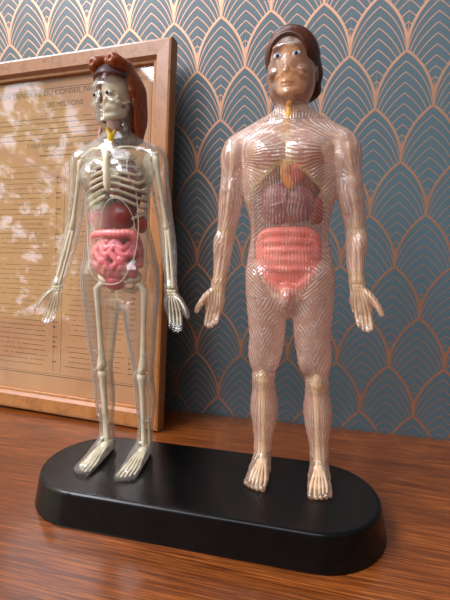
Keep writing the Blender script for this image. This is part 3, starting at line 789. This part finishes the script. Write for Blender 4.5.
    sdf('throat_gland', thr, lambda Fi: (Fi.limb([(0, -7, 352, 3), (0, -8, 340, 3.4), (0, -8, 332, 3)], 1), Fi.limb([(0, -8, 338, 2), (7, -7, 345, 1.6)], 1), Fi.limb([(0, -8, 338, 2), (-7, -7, 345, 1.6)], 1)), lo=(-15, -20, 322), hi=(15, 10, 362), vx=.7, label='yellow gland in the throat')
    # hair
    Fh = Field((-32, -32, 350), (32, 40, 432), .8)
    Fh.ell((0, 7.5, 396), (25, 26, 26), 2)
    Fh.ell((0, 16, 383), (26.5, 15.5, 20), 5); Fh.ell((2, 19, 370), (22.5, 11, 12), 4)
    Fh.ell((-1, -24, 384), (21.5, 23, 25), .8, cut=True)
    Fh.ell((0, -22, 368), (32, 23, 26), 2, cut=True)
    Fh.ell((0, 3, 372), (20, 15, 30), 1, cut=True)
    Fh.limb([(-14, -9, 410, 1.8), (-4, -11, 413.5, 2.2), (8, -9, 413, 2.4), (17, -5, 407, 2.4), (21, 0, 398, 2.4)], 2)
    t = NT('dark_brown_hair'); v = t.mapping(t.obj(), (500, 60, 60)); nz = t.noise(v, 3, 4, .6)
    mh = t.done(t.bsdf(t.ramp(nz, [(.3, rgb(50, 20, 10)), (.7, rgb(104, 50, 26))]), .32, t.bump(nz, .5, .0008)))
    v, f = Fh.mesh(); fg.part('hair', (v, f), mh, relaxn=1, label='dark brown moulded hair')
    return fg

# ================================================================== WOMAN
def make_woman():
    fg = Figure('transparent_anatomy_woman', (-.152, -.210, .031), 0, .011)
    fg.root['label'] = 'shorter clear see-through woman with cream skeleton and red-brown hair on the black stand'
    fg.root['category'] = 'anatomical model'
    F = Field((0, -50, -2), (112, 36, 412), VX, half=True)
    F.limb([(0, 0, 178, 37, 21), (0, 2, 200, 41, 23), (0, 1, 222, 38.5, 20.5), (0, 0, 245, 34, 18.5), (0, 0, 270, 35, 20), (0, 1, 295, 36.5, 20.5), (0, 2, 311, 34, 18), (0, 3, 321, 25, 14), (0, 4, 330, 15, 12)], 0, 6)
    F.limb([(0, 5, 322, 13, 12), (0, 4, 335, 11.4, 11.4), (0, 3, 350, 11.4, 12), (0, 3, 358, 11.5, 12)], 5)
    F.limb([(5, 5, 334, 6, 7), (22, 4, 323, 7, 8), (40, 3, 313, 9, 10)], 6)
    F.ell((42, 3, 304), (10.5, 12, 16), 4)
    F.ell((17, -16, 291), (14, 10, 12.5), 6)
    F.limb([(43, 3, 306, 10, 11), (45, 3, 288, 9, 10), (48, 2, 268, 8.4, 9.4), (51.5, 1, 248, 7.6, 8), (53, 0, 239, 7.8, 8), (55.5, -3, 224, 8.0, 7.8), (59.5, -9, 203, 6.6, 6.4), (62, -14, 188, 5.6, 5), (63, -16, 181, 5.4, 4.8)], 2, 6)
    hand(F, (63, -16.5, 182), .93, .2, -.12)
    F.limb([(21, 1, 196, 20.5, 22.5), (22, 1, 175, 19.6, 21.5), (22.2, 0, 150, 17, 18.5), (23.2, 0, 120, 13.6, 15.2), (23.6, 0, 100, 11, 12.4), (23.6, 0, 90, 10.6, 12), (24, 3, 76, 10.4, 12), (24.2, 4, 60, 10.4, 12.2), (23.6, 4, 42, 8.6, 9.6), (22.6, 4, 26, 6.8, 7.6), (22.4, 4, 15, 7, 8)], 3, 6)
    F.ell((23.6, -8, 93), (6, 5, 6.5), 3)
    foot(F, 22.4, 3, .92, 1.24)
    head(F, 337.5, 2, 1.03, True)
    F.plane_cut_below(0)
    V, Q = F.mesh(); V = relax(V, Q, 1); keep = F.D
    F.D = keep+1.5; Vi, Qi = F.mesh(); Vi = relax(Vi, Qi, 2); F.D = keep   # the inner face of the hollow moulding
    V, Q = np.vstack([V, Vi]), np.vstack([Q, Qi[:, ::-1]+len(V)])
    fg.part('clear_shell', (V, Q), M_CLEAR, label='colourless clear plastic body shell')
    J = dict(sh=(41, 3, 311), el=(53, 0, 241), wr=(62.5, -15.5, 185), hp=(27, 1, 182), kn=(23.6, 0, 96), an=(22.4, 3, 14), out=.2, fwd=-.12, chest_top=318, cd=17, pz=205, neck=328, sy=10, rib_h=74, ft=1.24)
    bones(fg, J, .92, True, (31, 15.5))
    skull(fg, 344, 4, .87, bone); eyes(fg, 337.5, 2, 1.03, rgb(40, 34, 34))
    def sdf(name, mat, build, lo=(-40, -30, 165), hi=(40, 25, 345), vx=.8, label=None):
        Fi = Field(lo, hi, vx); build(Fi); v, f = Fi.mesh(); return fg.part(name, (v, f), mat, relaxn=1, label=label)
    sdf('lung', simple('dusky_lung', rgb(140, 84, 80), .45, .15, 80), lambda Fi: Fi.ell((16, 0, 283), (10.5, 10.5, 26), 1), label='dusky red lung')
    sdf('lung', simple('dusky_lung', rgb(140, 84, 80), .45, .15, 80), lambda Fi: Fi.ell((-16, 0, 285), (10.5, 10.5, 23), 1), label='dusky red lung')
    hp = NT('heart_plastic'); sp = hp.n('ShaderNodeSeparateXYZ'); hp.t.links.new(hp.obj(), sp.inputs[0])
    hm = hp.done(hp.bsdf(hp.ramp(hp.smooth(sp.outputs[2], .272, .292), [(0, rgb(226, 110, 60)), (.35, rgb(206, 60, 50)), (.75, rgb(226, 190, 180)), (1, rgb(222, 214, 204))]), .2))
    sdf('heart', hm, lambda Fi: (Fi.ell((1, -10, 284), (8.5, 6, 11), 1, rot=(0, -.45, 0)), Fi.limb([(-3, -8, 292, 3), (-3, -6, 300, 2.4)], 2)), label='pale heart with a red and orange tip')
    lv = NT('liver_plastic'); nz = lv.noise(lv.obj(), 90, 4, .6); sp = lv.n('ShaderNodeSeparateXYZ'); lv.t.links.new(lv.obj(), sp.inputs[0])
    f_ = lv.smooth(lv.math('ADD', sp.outputs[2], lv.math('MULTIPLY', nz, .02)), .263, .276)
    lvm = lv.done(lv.bsdf(lv.mix(f_, lv.mix(nz, rgb(226, 150, 160), rgb(206, 112, 126)), lv.mix(nz, rgb(86, 96, 80), rgb(150, 140, 120))), .3))
    sdf('liver', lvm, lambda Fi: (Fi.ell((-14, -5, 254), (15, 10, 17), 2), Fi.ell((-6, -6, 268), (9, 7, 9), 4)), label='pink liver with a grey-green top')
    sdf('stomach', simple('dark_red_organ', rgb(150, 48, 44), .3, .14, 70), lambda Fi: (Fi.ell((9, -8, 253), (14, 10, 13.5), 1), Fi.ell((0, -4, 264), (8, 7, 5), 4)), label='dark red round stomach')
    sdf('spleen', simple('bright_red_organ', rgb(196, 64, 52), .35, .1), lambda Fi: Fi.ell((26, -1, 246), (6, 7, 9), 1), label='bright red spleen')
    pk = simple('pink_organ', rgb(240, 128, 134), .3, .1, 120)
    def colon(Fi):
        P = catmull([(-23, -4, 205, 4), (-24, -6, 222, 4), (-20, -11, 234, 4), (-6, -15, 236, 4), (8, -15, 236, 4), (21, -11, 236, 4), (25, -6, 224, 4), (24, -4, 207, 4)], 7)
        for i, p in enumerate(P): Fi.ell(p[:3], (3.0+1.9*(i % 2),)*3, .8)
    sdf('large_intestine', simple('light_pink_organ', rgb(236, 132, 130), .3, .08), colon, label='light pink frilled large intestine')
    def small(Fi):
        Fi.ell((0, -4, 213), (20, 8, 20), 1)
        Fi.limb(coil(0, -6, 213, 24.5, 15, 22, 7, 3.7), .6, 4)
    sdf('small_intestine', pk, small, label='pink coiled small intestine', vx=.7)
    sdf('bladder', simple('red_pink_organ', rgb(214, 78, 80), .3, .1), lambda Fi: Fi.ell((0, -9, 188), (11, 8, 8), 1))
    sdf('throat_gland', simple('yellow_gland', rgb(236, 190, 40), .4, .1), lambda Fi: (Fi.limb([(0, -7.5, 321, 2.6), (0, -8.5, 329, 3.2), (-3, -8, 338, 2.0)], 1), Fi.limb([(0, -8, 326, 2.4), (4.5, -7.5, 335, 1.8)], 1)), lo=(-15, -20, 315), hi=(15, 10, 352), vx=.6, label='yellow gland in the throat')
    sdf('windpipe', simple('greyish_pink_organ', rgb(196, 160, 156), .4, .08), lambda Fi: Fi.limb([(0, -2, 345, 6.5), (0, -1, 333, 6.5), (0, -2, 320, 4), (0, -3, 300, 3)], 1), lo=(-15, -20, 290), hi=(15, 14, 356), vx=.7)
    dark = simple('slate_plastic', rgb(44, 50, 58), .3, .05)
    fg.both('neck_ring_piece', ball((8, -6, 324), (5, 3.4, 1.6)), dark)
    # moulded rims following the front of the shell
    def rim(cx, cz, rx, rz, n=72, p=2.5, r=.42, a0=0, a1=2*PI):
        P = []
        for a in np.linspace(a0, a1, n, endpoint=a1-a0 < 6.2):
            c, s_ = math.cos(a), math.sin(a); x = cx+rx*np.sign(c)*abs(c)**(2/p); z = cz+rz*np.sign(s_)*abs(s_)**(2/p)
            y = F.front(x, z)
            if y is not None: P.append((x, y-.1, z))
        return tube(P, r, 6, closed=a1-a0 > 6.2)
    rimm = NT('clear_rim'); rimm = rimm.done(rimm.bsdf(rgb(236, 226, 212), .15, Alpha=.75))
    fg.part('breastplate_rim', rim(0, 253, 28, 66, 96, 2.6), rimm)
    fg.part('belly_rim', rim(8, 240, 17, 30, 30, 2, .35, .1, PI-.1), rimm)
    for z, dx in ((113, 5), (42, 3.5)):
        fg.both('joint_peg', tube([(24+dx-4, -3, z), (24+dx+4, -2, z+1)], [2.4, 2.4], 14), M_PEG)
    fg.both('joint_peg', tube([(59-2.5, -6, 214), (59+3.0, -6, 214)], [2.6, 2.6], 14), M_PEG)
    # hair
    Fh = Field((-34, -34, 318), (34, 44, 416), .8)
    Fh.ell((0, 11, 378), (24, 23, 26), 2)
    Fh.limb([(0, 18, 376, 24, 17), (0, 22, 358, 23, 12), (0, 23, 342, 20, 9), (0, 21, 331, 17, 6.5)], 3)
    Fh.limb([(20, 8, 372, 4, 9), (20, 14, 352, 4, 9), (18, 15, 332, 4.5, 6)], 3); Fh.limb([(-21, 8, 372, 4, 9), (-23, 13, 352, 4, 8), (-22, 10, 334, 4.5, 6)], 3)
    Fh.ell((0, -16, 372), (24, 24, 30), 2, cut=True)
    Fh.ell((0, 1, 358), (20.5, 18, 30), 1.5, cut=True); Fh.limb([(0, 4, 350, 13, 13), (0, 4, 318, 14, 13)], 1, cut=True)
    for sg in (-1, 1):
        Fh.limb([(sg*15, -5, 395, 6.2), (sg*11, -11, 397, 7), (sg*5, -5, 400, 6.4)], 1.5); Fh.ell((sg*11, -19, 397.5), (2.6, 3.4, 2.6), 1, cut=True)
    Fh.ell((0, 6, 397), (18, 14, 11), 4)
    t = NT('red_brown_hair'); nz = t.noise(t.mapping(t.obj(), (260, 120, 30)), 2.5, 4, .6, .5)
    mh = t.done(t.bsdf(t.ramp(nz, [(.3, rgb(108, 44, 12)), (.7, rgb(176, 84, 28))]), .28, t.bump(nz, .5, .001)))
    v, f = Fh.mesh(); fg.part('hair', (v, f), mh, relaxn=1, label='red-brown moulded hair with two rolled curls')
    Fb = Field((-24, -30, 360), (24, 20, 405), .8)
    Fb.ell((0, 2, 378), (20.8, 22, 22.5), 0); Fb.ell((0, -4, 372), (30, 30, 15), 1, cut=True); Fb.ell((0, 3, 377), (18.6, 20.6, 21), 0, cut=True)
    t = NT('mauve_tinted_plastic'); tr = t.n('ShaderNodeBsdfTransparent'); tr.inputs[0].default_value = (.62, .5, .52, 1)
    mx = t.n('ShaderNodeMixShader'); mx.inputs[0].default_value = .35; t.set(mx.inputs[1], tr.outputs[0]); t.set(mx.inputs[2], t.bsdf(rgb(136, 108, 110), .3))
    v, f = Fb.mesh(); fg.part('hairline_cap', (v, f), t.done(mx.outputs[0]), relaxn=1, label='mauve tinted cap over the forehead')
    return fg

man = make_man()
woman = make_woman()

# ------------------------------------------------------------------ light: a room seen as an environment, tall window in the left-hand wall
W = bpy.data.worlds.new('room_light'); SC.world = W; W.use_nodes = True; nt = W.node_tree; nt.nodes.clear()
class WT(NT):
    def __init__(s, tree): s.t = tree
t = WT(nt); M = t.math
d = t.n('ShaderNodeTexCoord').outputs['Generated']; sp = t.n('ShaderNodeSeparateXYZ'); nt.links.new(d, sp.inputs[0])
dx, dy, dz = sp.outputs
nx = M('MULTIPLY', dx, -1); pos = M('GREATER_THAN', nx, .02); inv = M('DIVIDE', 1, M('MAXIMUM', nx, .02))
a = M('MULTIPLY', M('MULTIPLY', dy, -1), inv); b = M('MULTIPLY', dz, inv)
def band(v, lo, hi, e=.02): return M('MULTIPLY', t.smooth(v, lo-e, lo+e), M('SUBTRACT', 1, t.smooth(v, hi-e, hi+e)))
win = M('MULTIPLY', M('MULTIPLY', band(a, .12, 1.14), band(b, -.05, .66)), pos)
bars = M('MAXIMUM', band(a, .66, .71, .01), band(b, .40, .415, .01)); win = M('MULTIPLY', win, M('SUBTRACT', 1, bars))
fol = t.noise(d, 30, 5, .65); leaf = t.smooth(M('ADD', fol, M('MULTIPLY', b, .10)), .50, .66)
outc = t.mix(leaf, rgb(196, 190, 120), rgb(236, 242, 255))
stg = M('ADD', 1.5, M('MULTIPLY', leaf, 2.8))
room = t.ramp(M('ADD', M('MULTIPLY', dz, .5), .5), [(.1, rgb(90, 66, 52)), (.48, rgb(150, 134, 120)), (.75, rgb(214, 206, 196)), (1, rgb(220, 216, 208))])
bg1 = t.n('ShaderNodeBackground'); nt.links.new(room, bg1.inputs[0]); t.set(bg1.inputs[1], M('ADD', .22, M('MULTIPLY', t.smooth(nx, -.2, .9), 1.0)))
bg2 = t.n('ShaderNodeBackground'); nt.links.new(outc, bg2.inputs[0]); t.set(bg2.inputs[1], stg)
# added light patches, unseen: key high at left, fill from behind the viewer
up = M('MULTIPLY', M('MULTIPLY', band(a, .1, 1.7), band(b, 1.0, 2.0)), pos)
fp = M('GREATER_THAN', M('MULTIPLY', dy, -1), .02); fi = M('DIVIDE', 1, M('MAXIMUM', M('MULTIPLY', dy, -1), .02))
front_fill = M('MULTIPLY', M('MULTIPLY', band(M('MULTIPLY', dx, fi), -.6, .3, .03), band(M('MULTIPLY', dz, fi), .66, 1.2, .03)), fp)
bg3 = t.n('ShaderNodeBackground'); bg3.inputs[0].default_value = rgb(244, 246, 255); t.set(bg3.inputs[1], M('ADD', M('MULTIPLY', up, 16), M('MULTIPLY', front_fill, 4.5)))
mxs = t.n('ShaderNodeMixShader'); t.set(mxs.inputs[0], win); t.set(mxs.inputs[1], bg1.outputs[0]); t.set(mxs.inputs[2], bg2.outputs[0])
mx3 = t.n('ShaderNodeMixShader'); t.set(mx3.inputs[0], M('MAXIMUM', up, front_fill)); t.set(mx3.inputs[1], mxs.outputs[0]); t.set(mx3.inputs[2], bg3.outputs[0]); mxs = mx3
wo = t.n('ShaderNodeOutputWorld'); nt.links.new(mxs.outputs[0], wo.inputs[0])
W.cycles.sampling_method = 'MANUAL'; W.cycles.sample_map_resolution = 1024

SC.view_settings.view_transform = 'Standard'; SC.view_settings.look = 'None'; SC.view_settings.exposure = .35; SC.view_settings.gamma = 1; SC.view_settings.use_curve_mapping = False
SC.cycles.transparent_max_bounces = 32; SC.cycles.max_bounces = 10; SC.cycles.sample_clamp_indirect = 6
